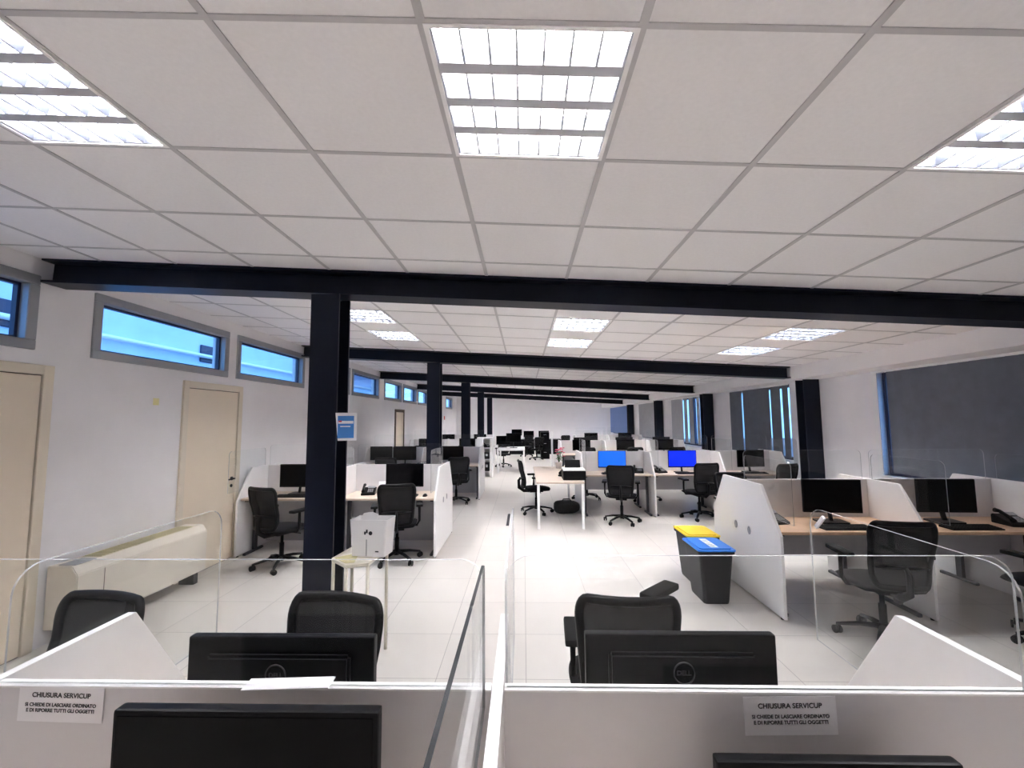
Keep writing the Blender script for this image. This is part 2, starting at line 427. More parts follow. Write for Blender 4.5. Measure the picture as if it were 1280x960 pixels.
# ------------------------------------------------------------------ luminaires
def luminaire():
    t = thing('ceiling_light', '', 'ceiling light')
    f = MB()   # tray, open below
    f.box(.004, .596, .004, .596, .085, .09); f.box(.004, .010, .004, .596, 0, .085); f.box(.590, .596, .004, .596, 0, .085)
    f.box(.010, .590, .004, .010, 0, .085); f.box(.010, .590, .590, .596, 0, .085)
    f.build('tray', M['tray'], t)
    r = MB()
    r.box(.004, .596, .004, .018, -.006, .001).box(.004, .596, .582, .596, -.006, .001).box(.004, .018, .018, .582, -.006, .001).box(.582, .596, .018, .582, -.006, .001)
    r.build('rim', M['whiteedge'], t)
    for k in range(4):
        y = .018 + .1410*(k+.5)
        MB().tube([(.03, y, .070), (.57, y, .070)], .013, 8).build('tube', M['tube'], t)
    g = MB()
    for k in range(5):                      # long profiled blades
        y = .018 + .141*k; y = min(max(y, .020), .580)
        g.prism([(y-.020, .0), (y+.020, .0), (y+.006, .058), (y-.006, .058)] if 0 < k < 4 else [(y-.002, 0), (y+.002, 0), (y+.002, .058), (y-.002, .058)], .018, .582, 'x')
    for k in range(8):                      # cross blades
        x = .021 + .0797*k
        g.prism([(x-.0035, .0005), (x+.0035, .0005), (x+.001, .045), (x-.001, .045)], .018, .582, 'y')
    g.bm.normal_update()
    for f in g.bm.faces: f.material_index = 1 if f.normal.z < -.9 else 0  # undersides keep plain grey, sides take the painted-in dimming
    g.build('louvre', [M['louvre'], M['louvreedge']], t)
    return t
def lum_label(u, v):
    side = 'left' if u < -1 else 'right' if u > 1.2 else 'middle'
    if v < 0: return None
    if v < 3: return {'left': 'lit louvred ceiling light cut by the left frame edge', 'middle': 'large lit louvred ceiling light overhead at top centre', 'right': 'lit louvred ceiling light cut by the right frame edge'}[side]
    row = 'just behind the nearest beam' if v < 5 else 'close before the second beam'
    if v < 7: return '%s unseen louvred ceiling light %s' % ({'left': 'left-hand', 'middle': 'central', 'right': 'right-hand'}[side], row)
    return None
hidden_names = {7.4: 'right behind the second beam', 11.4: 'right behind the third beam', 12.5: 'a metre behind the third beam', 15.2: 'right behind the fourth beam', 16.4: 'a metre behind the fourth beam',
                19.3: 'right behind the farthest beam', 20.7: 'midway to the end wall', 22.4: 'closest to the end wall', -3.128: 'farthest behind the camera'}
for (u, v) in lights:
    side = 'left' if u < -1 else 'right' if u > 1.2 else 'middle'
    lab = lum_label(u, v) or '%s unseen louvred ceiling light %s' % (side, hidden_names[v])
    o = make('lum', luminaire, lab, 'ceiling light', upon(u, v, 0), 0, 'louvred ceiling lights')
    o.rotation_euler = (0, SL, 0)

# ------------------------------------------------------------------ furniture builders
TOP, HALF, FLAT, SIDE = 1.10, .64, .37, .70
def divider_b():
    t = thing('desk_divider', '', 'desk divider')
    pts = [(-HALF, .015), (HALF, .015), (HALF, SIDE), (FLAT, TOP), (-FLAT, TOP), (-HALF, SIDE)]
    b = MB(); b.prism(pts, -.0125, .0125, 'x'); 
    b.build('panel', M['white'], t)
    e = MB()
    rim = [(HALF, .3), (HALF, SIDE), (FLAT, TOP), (-FLAT, TOP), (-HALF, SIDE), (-HALF, .3)]
    for p, q in zip(rim, rim[1:]):
        d = Vector((q[0]-p[0], q[1]-p[1])); n = Vector((d.y, -d.x)).normalized() * .0025 * 1
        e.prism([p, q, (q[0]+n.x, q[1]+n.y), (p[0]+n.x, p[1]+n.y)], -.0125, .0125, 'x')
    e.build('edge_band', M['whiteedge'], t)
    for y in (-.13, .13):
        g = MB()
        for sx in (-1, 1):
            g.lathe([(.028, 0), (.028, .004), (.019, .005), (.018, .001)], n=18, mtx=Matrix.Translation((sx*.0125, y, .63)) @ Matrix.Rotation(sx*PI/2, 4, 'Y') @ Matrix.Scale(1.4, 4, (1, 0, 0)))
        g.build('cable_grommet', M['greymark'], t)
    for y in (-HALF+.05, HALF-.05):
        MB().lathe([(.014, 0), (.014, .016)], 0, y, 12).build('foot', M['rubber'], t)
    return t
def partition(x0, x1, y, label, skirt=False):
    t = thing('partition_screen', label, 'partition', ((x0+x1)/2, y, 0), 0)
    h = (x1-x0)/2 - .0155
    MB().box(-h, h, -.0125, .0125, .42, TOP-.004).build('panel', M['panel'], t)
    if skirt: MB().box(-h, h, -.010, .010, .05, .42).build('lower_panel', M['grey'], t)
    MB().box(-h, h, -.0135, .0135, TOP-.004, TOP).build('edge_band', M['whiteedge'], t)
    return t
def desk(x0, x1, y, side, label, top='desk'):
    """side -1: on the camera side of the partition"""
    t = thing('desk', label, 'desk', ((x0+x1)/2, y, 0), 0 if side < 0 else PI)
    h = (x1-x0)/2 - .020
    MB().box(-h, h, -.60, -.016, .703, .73, .003, 1).build('tabletop', M[top], t)
    MB().box(-h, h, -.14, -.122, .40, .70).build('modesty_panel', M['grey'], t)
    for sx in (-1, 1):
        MB().box(sx*(h-.04)-.018, sx*(h-.04)+.018, -.36, -.30, .03, .703).box(sx*(h-.04)-.02, sx*(h-.04)+.02, -.55, -.16, 0, .03, .006, 1).box(sx*(h-.04)-.018, sx*(h-.04)+.018, -.55, -.16, .68, .703).build('leg', M['deskmetal'], t)
    return t
def acrylic(x0, x1, z0, z1, label, loc, rz=0, rad=.045, edge='acrylicedge', corners=(0, 0, 1, 1), group=None, glints=()):
    t = thing('acrylic_screen', label, 'acrylic screen', loc, rz, group)
    P = rrect(x0, x1, z0, z1, rad, 5, corners)
    b = MB(); b.prism(P, -.003, .003, 'y')
    b.bm.normal_update()
    for f in b.bm.faces: f.material_index = 0 if abs(f.normal.y) > .9 else 1
    b.build('pane', [M['acrylic'], M[edge]], t)
    for (cx, cz, a) in glints:
        MB().box(-.035, .035, -.0045, .0045, -.007, .007, 0, 1, Matrix.Translation((cx, 0, cz)) @ Matrix.Rotation(a, 4, 'Y')).build('corner_glint', M['paper'], t)  # white strip painted in as a glare highlight on the pane
    return t
def clipfoot(t, xs, z):
    for x in xs: MB().box(x-.012, x+.012, -.016, .016, z-.03, z+.03, .003, 1).build('clip', M['chrome'], t)

# office chair, seat front towards +y
def chair_b(dz=0, ax=.268):
    t = thing('office_chair', '', 'office chair')
    b = MB()
    b.lathe([(.036, .075), (.042, .09), (.042, .125), (.03, .135)], n=16)
    for k in range(5):
        a = 2*PI*k/5 + .3; c, s_ = math.cos(a), math.sin(a)
        b.tube([(.03*c, .03*s_, .112), (.16*c, .16*s_, .100), (.29*c, .29*s_, .072)], [.026, .022, .017], 8, flat=.75)
    base = b.build('star_base', M['black'], t)
    for k in range(5):
        a = 2*PI*k/5 + .3; c, s_ = math.cos(a), math.sin(a); w = MB()
        mt = Matrix.Translation((.295*c, .295*s_, .03)) @ Matrix.Rotation(a+.6, 4, 'Z') @ Matrix.Rotation(PI/2, 4, 'Y')
        for o in (-.017, .017): w.lathe([(.012, o-.008), (.03, o-.007), (.03, o+.007), (.012, o+.008)], n=14, mtx=mt)
        w.tube([(.295*c, .295*s_, .03), (.292*c, .292*s_, .08)], .009)
        w.build('caster', M['rubber'], base)
    MB().lathe([(.026, .13), (.026, .28), (.017, .281), (.017, .40)], n=14).build('gas_lift', M['black'], t)
    mech = MB().box(-.09, .09, -.13, .12, .385, .425, .012)
    mech.tube([(.08, .02, .405), (.2, .04, .40), (.25, .04, .40)], .007)
    mech.build('mechanism', M['black'], t)
    seat = MB(); tm = bmesh.new()
    n = 10
    top = {}
    def sh(u, v):
        x = .245*u*math.sqrt(max(0, 1-.28*v*v)); y = .235*v*math.sqrt(max(0, 1-.28*u*u)) + .02
        r = max(abs(u), abs(v)); z = .485 - .018*(abs(u)**4) - .012*(abs(v)**4) - (.016*v*v if v > 0 else 0)
        return x, y, z
    vt = [[tm.verts.new(sh(-1+2*i/n, -1+2*j/n)) for j in range(n+1)] for i in range(n+1)]
    vb = [[tm.verts.new((sh(-1+2*i/n, -1+2*j/n)[0]*.93, (sh(-1+2*i/n, -1+2*j/n)[1]-.02)*.93+.02, .425)) for j in range(n+1)] for i in range(n+1)]
    for i in range(n):
        for j in range(n):
            f = tm.faces.new((vt[i][j], vt[i+1][j], vt[i+1][j+1], vt[i][j+1])); f.smooth = True
            tm.faces.new((vb[i][j+1], vb[i+1][j+1], vb[i+1][j], vb[i][j]))
    for k in range(n):
        for A, B in (((0, k+1), (0, k)), ((n, k), (n, k+1)), ((k, 0), (k+1, 0)), ((k+1, n), (k, n))):
            f = tm.faces.new((vt[A[0]][A[1]], vt[B[0]][B[1]], vb[B[0]][B[1]], vb[A[0]][A[1]])); f.smooth = True
    bmesh.ops.recalc_face_normals(tm, faces=tm.faces[:])
    seat.add(tm); seat.build('seat', M['fabric'], t)
    # back: surface point for (u in -1..1, v in 0..1)
    def bp(u, v):
        w = .175 + .037*v
        x = u*w; z = .49 + .465*v
        y = -.235 - .055*v + .03*math.sin(PI*min(1, v*1.6))*.8 - .045*(1-u*u) + .0
        return Vector((x, y, z))
    loop = []
    R = rrect(-1, 1, 0, 1, .2, 6)
    # finer sampling along straight sides
    for a, c in zip(R, R[1:] + R[:1]):
        k = max(1, int(math.hypot((c[0]-a[0])*.24, (c[1]-a[1])*.49)/.06))
        for q in range(k): loop.append((a[0]+(c[0]-a[0])*q/k, a[1]+(c[1]-a[1])*q/k))
    fr = MB().tube([bp(*p) for p in loop], .021, 8, True, .75, up=Vector((0, 1, 0)))
    fr.build('back_frame', M['black'], t)
    nm = MB(); tm = bmesh.new(); n = 12; vs = {}
    def inset(u, v):
        # keep inside rounded corners
        du = abs(u); cu, cv = .8, (.2 if v < .5 else .8)
        if du > .8 and (v < .2 or v > .8):
            d = math.hypot((du-.8)/.2, (v-cv)/.2)
            m_ = max((du-.8)/.2, abs(v-cv)/.2)
            if d > 0:
                k = m_/d
                du = .8 + (du-.8)*k; v = cv + (v-cv)*k
        return (du if u >= 0 else -du), v
    for side, dy in ((0, .003), (1, -.003)):
        for i in range(n+1):
            for j in range(n+1):
                u, v = inset(-1+2*i/n, j/n)
                p = bp(u, v); vs[side, i, j] = tm.verts.new(p + Vector((0, dy, 0)))
    for i in range(n):
        for j in range(n):
            f = tm.faces.new((vs[0, i, j], vs[0, i, j+1], vs[0, i+1, j+1], vs[0, i+1, j])); f.smooth = True
            f = tm.faces.new((vs[1, i, j], vs[1, i+1, j], vs[1, i+1, j+1], vs[1, i, j+1])); f.smooth = True
    nm.add(tm); nm.build('backrest', M['net'], t)
    lum = MB().tube([bp(-.92, .30)+Vector((0, -.012, 0)), bp(-.4, .32)+Vector((0, -.014, 0)), bp(.4, .32)+Vector((0, -.014, 0)), bp(.92, .30)+Vector((0, -.012, 0))], [.010, .026, .026, .010], 8, flat=.5)
    lum.build('lumbar_support', M['black'], t)
    sp = MB().tube([(0, -.10, .405), (0, -.23, .41), (0, -.32, .47), (0, -.325, .60), bp(0, .32)+Vector((0, -.02, 0))], [.03, .03, .03, .026, .02], 8, flat=.6, up=Vector((1, 0, 0)))
    sp.build('back_support', M['black'], t)
    for s_ in (-1, 1):
        ar = MB().tube([(s_*.12, .0, .415), (s_*(ax-.028), .0, .42), (s_*ax, 0, .47), (s_*ax, .0, .655+(dz if s_ > 0 else 0))], [.018, .02, .022, .018], 8, flat=.7)
        ar = ar.build('armrest', M['black'], t)
        z = .655+(dz if s_ > 0 else 0); pm = Matrix.Translation((s_*ax, .09 if dz and s_ > 0 else 0, z)) @ Matrix.Rotation(-.75 if dz and s_ > 0 else 0, 4, 'Z')
        MB().box(-.042, .042, -.12, .135, 0, .033, .014, 2, pm).build('arm_pad', M['rubber'], ar)
    return t
def chair(x, y, rz, label, group=None):
    return make('chair', chair_b, label, 'office chair', (x, y, 0), rz, group)

# monitor, screen towards -y, standing on z = 0
def monitor_b(kind, lift=0., wide=.256):
    def f():
        t = thing('monitor', '', 'monitor'); z0, z1 = .095+lift, .405+lift
        b = MB().box(-wide, wide, -.012, .014, z0, z1, .006)
        b.prism([(.06-wide, z0+.03), (wide-.06, z0+.03), (wide-.06, z1-.04), (.06-wide, z1-.04)], .012, .034, 'y', .008)
        hs = b.build('housing', M['black'], t)
        scr = {'off': 'blackgloss', 'blue': 'screen', 'light': 'screen_light', 'logo': 'blackgloss'}[kind]
        MB().box(-wide+.010, wide-.010, -.0135, -.011, z0+.02, z1-.010).build('display', M[scr], t)
        MB().tube([(0, .03, .012), (0, .055, .10), (0, .045, .25+lift)], [.032, .03, .03], 8, flat=.4, up=Vector((1, 0, 0))).build('stand_neck', M['black'], t)
        MB().prism(rrect(-.125, .125, -.06, .13, .03, 4), 0, .014, 'z').build('stand_base', M['black'], t)
        if kind == 'logo':
            lg = MB().tube([(.027*math.cos(2*PI*k/28), .0362, .318+.027*math.sin(2*PI*k/28)) for k in range(28)], .0018, 6, True)
            lg.build('logo_ring', M['logo'], t)
            text('logo_lettering', 'DELL', .017, Matrix.Translation((0, .0355, .3125)) @ Matrix.Rotation(PI, 4, 'Z') @ Matrix.Rotation(PI/2, 4, 'X'), M['logo'], t, .0003)
        return t
    return f
def monitor(x, y, rz, label, kind='off', z=.73, group=None, lift=0., wide=.256):
    return make('mon_%s_%.3f_%.3f' % (kind, lift, wide), monitor_b(kind, lift, wide), label, 'monitor', (x, y, z), rz, group)

def phone_b():
    t = thing('desk_phone', '', 'telephone')
    b = MB().prism([(-.10, 0), (.10, 0), (.10, .075), (.085, .085), (-.10, .025)], -.09, .09, 'x', .004); b.build('phone_body', M['black'], t)
    h = MB().tube([(-.065, -.085, .05), (-.065, -.06, .072), (-.065, .04, .115), (-.065, .08, .115)], [.022, .016, .016, .022], 8); h.build('handset', M['black'], t)
    MB().prism([(.035, .0775), (.078, .096), (.074, .1), (.033, .081)], -.02, .075, 'x').build('phone_display', M['greymark'], t)
    k = MB()
    for i in range(3):
        for j in range(4):
            y = -.07+.024*j; z = .025+.06/.185*(y+.1)+.004; k.box(-.01+i*.025, .008+i*.025, y, y+.016, z, z+.009)
    k.build('keypad', M['greymark'], t); return t
def phone(x, y, rz, label, z=.73): return make('phone', phone_b, label, 'telephone', (x, y, z), rz)
def keyboard_b():
    t = thing('keyboard', '', 'keyboard')
    MB().prism([(-.07, 0), (.07, 0), (.07, .022), (-.07, .011)], -.22, .22, 'x', .003).build('keyboard_body', M['black'], t)
    k = MB()
    for j in range(5):
        for i in range(15):
            x = -.208+i*.0278; y = -.056+j*.0235; z = .011+.011*(y+.07)/.14
            k.box(x, x+.023, y, y+.019, z, z+.006)
    k.build('keys', M['rubber'], t); return t
def keyboard(x, y, rz, label, z=.73): return make('kb', keyboard_b, label, 'keyboard', (x, y, z), rz)
def mouse_b():
    t = thing('computer_mouse', '', 'computer mouse'); tm = bmesh.new(); bmesh.ops.create_uvsphere(tm, u_segments=14, v_segments=8, radius=1)
    for v in tm.verts: v.co = Vector((v.co.x*.031, v.co.y*.055, max(0, v.co.z)*.034))
    for f in tm.faces: f.smooth = True
    b = MB(); b.add(tm); b.build('mouse_shell', M['black'], t)
    MB().lathe([(.006, -.003), (.008, 0), (.006, .003)], n=10, mtx=Matrix.Translation((0, .03, .027)) @ Matrix.Rotation(PI/2, 4, 'Y')).build('scroll_wheel', M['greymark'], t); return t
def mouse(x, y, rz, label, z=.73): return make('mouse', mouse_b, label, 'computer mouse', (x, y, z), rz)

# ------------------------------------------------------------------ desk clusters
ordn = ['first', 'second', 'third', 'fourth']
def cluster(xs, y, where, end0, top='desk', acry=True, perp=True, far_desks=True, skip_div=()):
    """xs: divider positions counted from the aisle"""
    n = len(xs)
    for k, x in enumerate(xs):
        if k in skip_div: continue
        make('div', divider_b, 'white chamfered divider, %s from the aisle, in the %s' % (ordn[k], where), 'desk divider', (x, y, 0), 0, 'white desk dividers')
    for k, (a, b) in enumerate(zip(xs, xs[1:])):
        x0, x1 = min(a, b), max(a, b)
        partition(x0, x1, y, 'white low partition of the %s station from the aisle, %s' % (ordn[k], where), xs[0] < 0)
        desk(x0, x1, y, -1, 'desk on near side, %s station from the aisle, %s' % (ordn[k], where), top)
        if far_desks: desk(x0, x1, y, 1, 'desk on far side, %s station from the aisle, %s' % (ordn[k], where), top)
        if acry:
            acrylic(x0+.03, x1-.05, TOP, TOP+.29, 'clear acrylic screen above partition, %s station from aisle, %s' % (ordn[k], where), (0, y, 0))
    if perp:
        for k, x in enumerate(xs):
            if k in skip_div: continue
            s_ = .0165 if x > 0 else -.0165
            acrylic(-.80, -.04, .83, TOP+.25, 'clear acrylic side screen on %s divider from aisle, %s' % (ordn[k], where), (x+s_, y, 0), PI/2, .05)

NB = 1.053
# nearest cluster: only the two stations in the frame
NX = (-1.285, -.066, 1.165)
for x, l in zip(NX, ('white chamfered divider at left of the nearest desks', 'white divider running toward the camera at bottom centre', 'white chamfered divider at right of the nearest desks')):
    make('div', divider_b, l, 'desk divider', (x, NB, 0), 0, 'white desk dividers')
for (a, b, s_) in ((NX[0], NX[1], 'left'), (NX[1], NX[2], 'right')):
    partition(a, b, NB, 'grey-white low partition with paper notice at bottom %s' % s_)
    desk(a, b, NB, -1, 'desk under the %s foreground monitor' % s_); desk(a, b, NB, 1, 'desk behind the %s foreground partition' % s_)
# outer partitions run on beyond the frame
partition(-2.50, NX[0], NB, 'low partition running out of the frame at far left')
partition(NX[2], 2.40, NB, 'low partition running out of the frame at far right')
t = acrylic(-1.60, -.105, TOP, 1.387, 'clear acrylic screen above the left foreground partition', (0, NB, 0)); 

t = acrylic(-.045, 1.125, TOP, 1.397, 'clear acrylic screen above the right foreground partition', (0, NB, 0), rad=.06)

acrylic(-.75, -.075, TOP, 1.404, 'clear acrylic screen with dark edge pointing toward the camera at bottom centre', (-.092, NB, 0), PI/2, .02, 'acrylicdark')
acrylic(.05, .80, .83, 1.355, 'clear acrylic side screen beyond the central foreground divider', (-.048, NB, 0), PI/2, .05)
acrylic(.04, .80, .82, 1.35, 'clear acrylic side screen with rounded corner on the right foreground divider', (1.185, NB, 0), PI/2, .07, glints=((.74, 1.30, .8),))
acrylic(.04, .80, .82, 1.35, 'clear acrylic side screen on the left foreground divider', (-1.304, NB, 0), PI/2, .07)

cluster((2.2, 3.45, 4.66), 4.47, 'cluster beside the recycling bins', 'bins', 'wood')
cluster((1.05, 2.3, 3.55, 4.66), 8.34, 'cluster with lit blue screens', 'printer')
cluster((1.05, 2.3, 3.55, 4.5), 12.7, 'cluster behind the blue screens', '', perp=False)
cluster((2.0, 3.25, 4.5), 17.0, 'farthest cluster on the right', '', perp=False, far_desks=False)
cluster((-1.13, -2.40, -3.67), 6.12, 'cluster behind the nearest column', '')
cluster((-.98, -2.25, -3.52), 10.02, 'cluster behind the second column', '', perp=False)
cluster((-1.25, -2.5, -3.6), 14.0, 'cluster behind the white bookcase', '', perp=False)
cluster((-1.25, -2.5, -3.6), 18.0, 'farthest cluster on the left', '', acry=False, perp=False, far_desks=False)

# ------------------------------------------------------------------ foreground items
monitor(-.665, 1.215, PI, 'black monitor seen from the back, with round logo, left foreground', 'logo')
monitor(.418, 1.24, PI, 'black monitor seen from the back, with round logo, right foreground', 'logo')
monitor(-.535, .86, 0, 'large black screen cut by the bottom edge at left', 'off', lift=.036)
monitor(.595, .90, 0, 'black screen whose top just shows at bottom right', 'off', lift=-.072, wide=.23)
def notice(x, z, w, h, tilt, label):
    t = thing('paper_notice', label, 'notice', (x, NB-.0145, z), 0)
    t.rotation_euler = (0, tilt, 0)
    MB().box(-w/2, w/2, -.001, 0, -h/2, h/2).build('paper_sheet', M['paper'], t)
    X = Matrix.Rotation(PI/2, 4, 'X')
    text('title_lettering', 'CHIUSURA SERVICUP', .0150, Matrix.Translation((0, -.0012, h*.20)) @ X, M['ink'], t, .0003)
    text('body_lettering', 'SI CHIEDE DI LASCIARE ORDINATO\nE DI RIPORRE TUTTI GLI OGGETTI', .0108, Matrix.Translation((0, -.0012, -h*.06)) @ X, M['ink'], t, .0003)
notice(.593, 1.052, .205, .082, -.02, 'white paper notice with three printed lines on the right foreground partition')
notice(-1.095, 1.06, .205, .078, .02, 'white paper notice with three printed lines on the left foreground partition')
MB0 = MB().box(-.10, .10, -.022, .022, 0, .003)
tag(MB0.build('paper_sheet', M['paper'], None, (-.56, NB, TOP+.0005), (0, 0, .06)), 'loose white paper sheet lying on the left foreground partition top', 'paper')

make('chair_raised', lambda: chair_b(.17, .222), 'black mesh chair seen from behind, beyond the right foreground monitor', 'office chair', (.455, 2.21, 0), -.06)
chair(-.862, 1.60, PI-.18, 'black mesh chair beyond the left foreground monitor, beside the column')
chair(-1.886, 1.60, PI-.15, 'black mesh chair at far left beside the cream fan coil unit')

# right cluster beside the bins
monitor(2.90, 4.20, -.10, 'black monitor at first station from the recycling bins', 'off')
monitor(3.95, 4.20, -.05, 'black monitor at the station nearest the big closed blind', 'off')
phone(2.36, 4.22, .2, 'black desk phone beside the divider behind the recycling bins')
phone(4.45, 4.12, -.1, 'black desk phone near the window end of the oak desk')
keyboard(2.86, 3.99, 0, 'black keyboard at first station from the recycling bins'); mouse(3.2, 4.0, 0, 'black mouse at first station from the recycling bins')
keyboard(3.95, 3.99, 0, 'black keyboard at the station nearest the big closed blind')
chair(2.76, 3.52, -.15, 'black chair at the oak desk, first station from the recycling bins')
chair(4.02, 3.45, .15, 'black chair at right frame edge, by the closed blind')
chair(2.2+.62, 5.75, PI, 'black chair on the far side of the cluster beside the bins')

# cluster with blue screens
monitor(1.62, 8.03, 0, 'monitor with a lit light-blue screen', 'light')
monitor(2.90, 8.03, 0, 'monitor with a lit deep-blue screen', 'blue')
phone(2.10, 8.05, -.2, 'black desk phone between the light-blue screen and divider')
phone(2.50, 8.05, .3, 'black desk phone beside the deep-blue screen')
keyboard(1.62, 7.86, 0, 'black keyboard under the light-blue screen'); keyboard(2.95, 7.86, 0, 'black keyboard under the deep-blue screen')
chair(1.62, 7.33, -.25, 'black office chair in front of the light-blue screen')
chair(3.02, 7.88-.25, .12, 'black office chair in front of the deep-blue screen')
chair(2.55, 9.25, PI+.2, 'black chair seen under the desks behind the deep-blue screen')
chair(1.35, 9.45, PI-.3, 'black chair behind the printer and light-blue screen')
monitor(4.15, 8.05, .1, 'black monitor at the window end of the blue-screen cluster')
keyboard(4.1, 7.85, 0, 'black keyboard at the window end of the blue-screen cluster')
chair(4.2, 7.45, .3, 'black chair at the window end of the blue-screen cluster')

# cluster behind
for x, l in ((1.65, 'first'), (2.9, 'second'), (4.0, 'third')):
    monitor(x, 12.42, 0, 'black monitor, %s station from the aisle, cluster behind the blue screens' % l)
    monitor(x+.1, 13.0, PI, 'black monitor back rising over the partition, %s station, second right cluster' % l, 'off', lift=.04)
    chair(x, 11.75, .1, 'black chair at %s station from the aisle, cluster behind the blue screens' % l)
for x, l in ((2.6, 'left'), (3.9, 'right')):
    monitor(x, 16.75, 0, '%s black monitor of the farthest right cluster' % l, 'off', lift=.05)
    chair(x-.1, 16.0, 0, '%s black chair of the farthest right cluster' % l)

# left clusters
monitor(-3.08, 5.86, 0, 'black monitor left of the nearest column, by the wall')
monitor(-1.62, 5.86, 0, 'black monitor at the aisle station behind the nearest column')
phone(-2.1, 5.84, .2, 'black desk phone beside white papers behind the nearest column')
tag(MB().box(-.10, .10, -.002, .002, 0, .15, 0, 1, Matrix.Rotation(-.35, 4, 'X')).build('paper_sheet', M['paper'], None, (-1.93, 6.01, .731), (0, 0, .1)), 'white paper leaning by the desk phone behind the nearest column', 'paper')
keyboard(-3.05, 5.66, 0, 'black keyboard left of the nearest column'); keyboard(-1.62, 5.66, 0, 'black keyboard at the aisle station behind the nearest column')
mouse(-1.30, 5.68, 0, 'black mouse near the aisle end behind the nearest column')
chair(-2.90, 5.18, -.35, 'black office chair left of the nearest column')
chair(-1.58, 5.40, .25, 'black office chair behind the white bag, right of the nearest column')
monitor(-1.62, 9.75, 0, 'black monitor at the aisle station behind the second column')
monitor(-2.70, 9.75, .1, 'black monitor at middle of the desks behind the first left cluster')
monitor(-3.24, 9.75, -.06, 'black monitor by the wall behind the first left cluster')
chair(-1.42, 9.05, .35, 'black chair at the aisle beside the second column')
chair(-2.8, 9.0, 0, 'black chair at the wall station behind the first left cluster')
for x, l in ((-1.8, 'aisle'), (-3.1, 'wall')):
    monitor(x, 13.72, 0, 'black monitor at %s station behind the white bookcase' % l)
    chair(x, 13.1, .2, 'black chair at %s station behind the white bookcase' % l)
    monitor(x, 17.72, 0, 'black monitor at %s station of the farthest left cluster' % l)
    chair(x, 17.1, 0, 'black chair at %s station of the farthest left cluster' % l)

# ------------------------------------------------------------------ bins
def bin_(x, y, lid, label, sticker):
    t = thing('recycling_bin', label, 'bin', (x, y, 0), 0); b = MB(); tm = bmesh.new()
    rings = []
    for z, hx, hy in ((0, .115, .16), (.02, .12, .165), (.455, .155, .20), (.46, .17, .215), (.485, .17, .215), (.485, .155, .20), (.44, .15, .195)):
        rings.append([tm.verts.new((p[0], p[1], z)) for p in rrect(-hx, hx, -hy, hy, .03, 3)])
    for A, B in zip(rings, rings[1:]):
        for k in range(len(A)): tm.faces.new((A[k], A[(k+1) % len(A)], B[(k+1) % len(A)], B[k]))
    tm.faces.new(rings[0][::-1]); bmesh.ops.recalc_face_normals(tm, faces=tm.faces[:]); b.add(tm)
    b.build('bin_body', M['bin'], t)
    l = MB(); l.prism(rrect(-.178, .178, -.225, .215, .035, 4), .487, .502, 'z', .004, 1); l.prism(rrect(-.15, .15, -.195, .185, .03, 4), .502, .512, 'z', .004, 1)
    l = l.build('lid', M[lid], t)
    h = MB().tube([(-.16, .225, .49), (.16, .225, .49)], .010); h.build('lid_hinge', M['bin'], t)
    if sticker:
        s_ = MB().box(-.035, .035, -.16, .13, .5121, .5129); s_.build('white_sticker', M['paper'], l)
        g = MB()
        for yy in (-.12, -.07, -.03, .03, .07): g.box(-.022, .02, yy, yy+.014, .513, .5135)
        g.build('sticker_print', M['greymark'], l)
    return t
bin_(1.78, 4.34, 'blue', 'charcoal recycling bin with blue lid and white sticker', True)
bin_(1.86, 4.83, 'yellow', 'charcoal recycling bin with yellow lid', False)

# ------------------------------------------------------------------ stool with white bag, poster, sticky note, fan coil
def stool():
    t = thing('side_table', 'small cream side table beside the nearest column', 'table', (0, 0, 0))
    P = [(-1.375, 3.10), (-1.215, 2.955), (-1.07, 3.0), (-1.05, 3.385), (-1.34, 3.385)]
    MB().prism(P, .725, .75, 'z', .004, 1).build('tabletop', M['cream'], t)
    cx, cy2 = -1.21, 3.17
    for (x, y) in P:
        x2, y2 = x+(cx-x)*.08, y+(cy2-y)*.08
        MB().tube([(x2, y2, .725), (x2, y2, .0)], .0125, 8).build('leg', M['cream'], t)
stool()
tag(MB().prism([(-1.355, 3.10), (-1.225, 2.985), (-1.17, 3.0), (-1.22, 3.22)], .7505, .7515, 'z').build('paper_sheet', M['oldpaper']), 'yellowed paper on the left corner of the cream side table', 'paper')
def bag():
    t = thing('paper_bag', 'white open-topped bag with small black print on the side table', 'bag', (-1.115, 3.20, .752), -.12)
    tm = bmesh.new(); rings = []
    for z, hx, hy in ((0, .125, .075), (.08, .128, .078), (.255, .142, .082), (.255, .138, .078), (.05, .12, .07)):
        rings.append([tm.verts.new((p[0], p[1], z + (.0 if z < .2 else .012*math.sin(p[0]*22)))) for p in rrect(-hx, hx, -hy, hy, .012, 3)])
    for A, B in zip(rings, rings[1:]):
        for k in range(len(A)): tm.faces.new((A[k], A[(k+1) % len(A)], B[(k+1) % len(A)], B[k]))
    tm.faces.new(rings[0][::-1]); tm.faces.new(rings[-1]); bmesh.ops.recalc_face_normals(tm, faces=tm.faces[:])
    b = MB(); b.add(tm); b.build('bag_body', M['whiteedge'], t)
    MB().prism([(-.11, .24), (.02, .24), (.03, .275), (-.02, .292), (-.085, .282)], .02, .026, 'y').build('folded_flap', M['whiteedge'], t)
    Y = -.0835
    MB().lathe([(.014, 0), (.014, .002)], n=16, mtx=Matrix.Translation((.022, Y+.001, .165)) @ Matrix.Rotation(PI/2, 4, 'X')).build('printed_dot', M['ink'], t)
    for q in ((-.012, .0, .165, .190), (-.026, -.014, .155, .176), (.06, .085, .035, .043)):
        MB().box(q[0], q[1], Y-.001, Y+.001, q[2], q[3]).build('printed_mark', M['ink'], t)
    MB().box(-.012, -.006, -.0815, -.078, .005, .12).build('side_seam', M['greymark'], t)
bag()
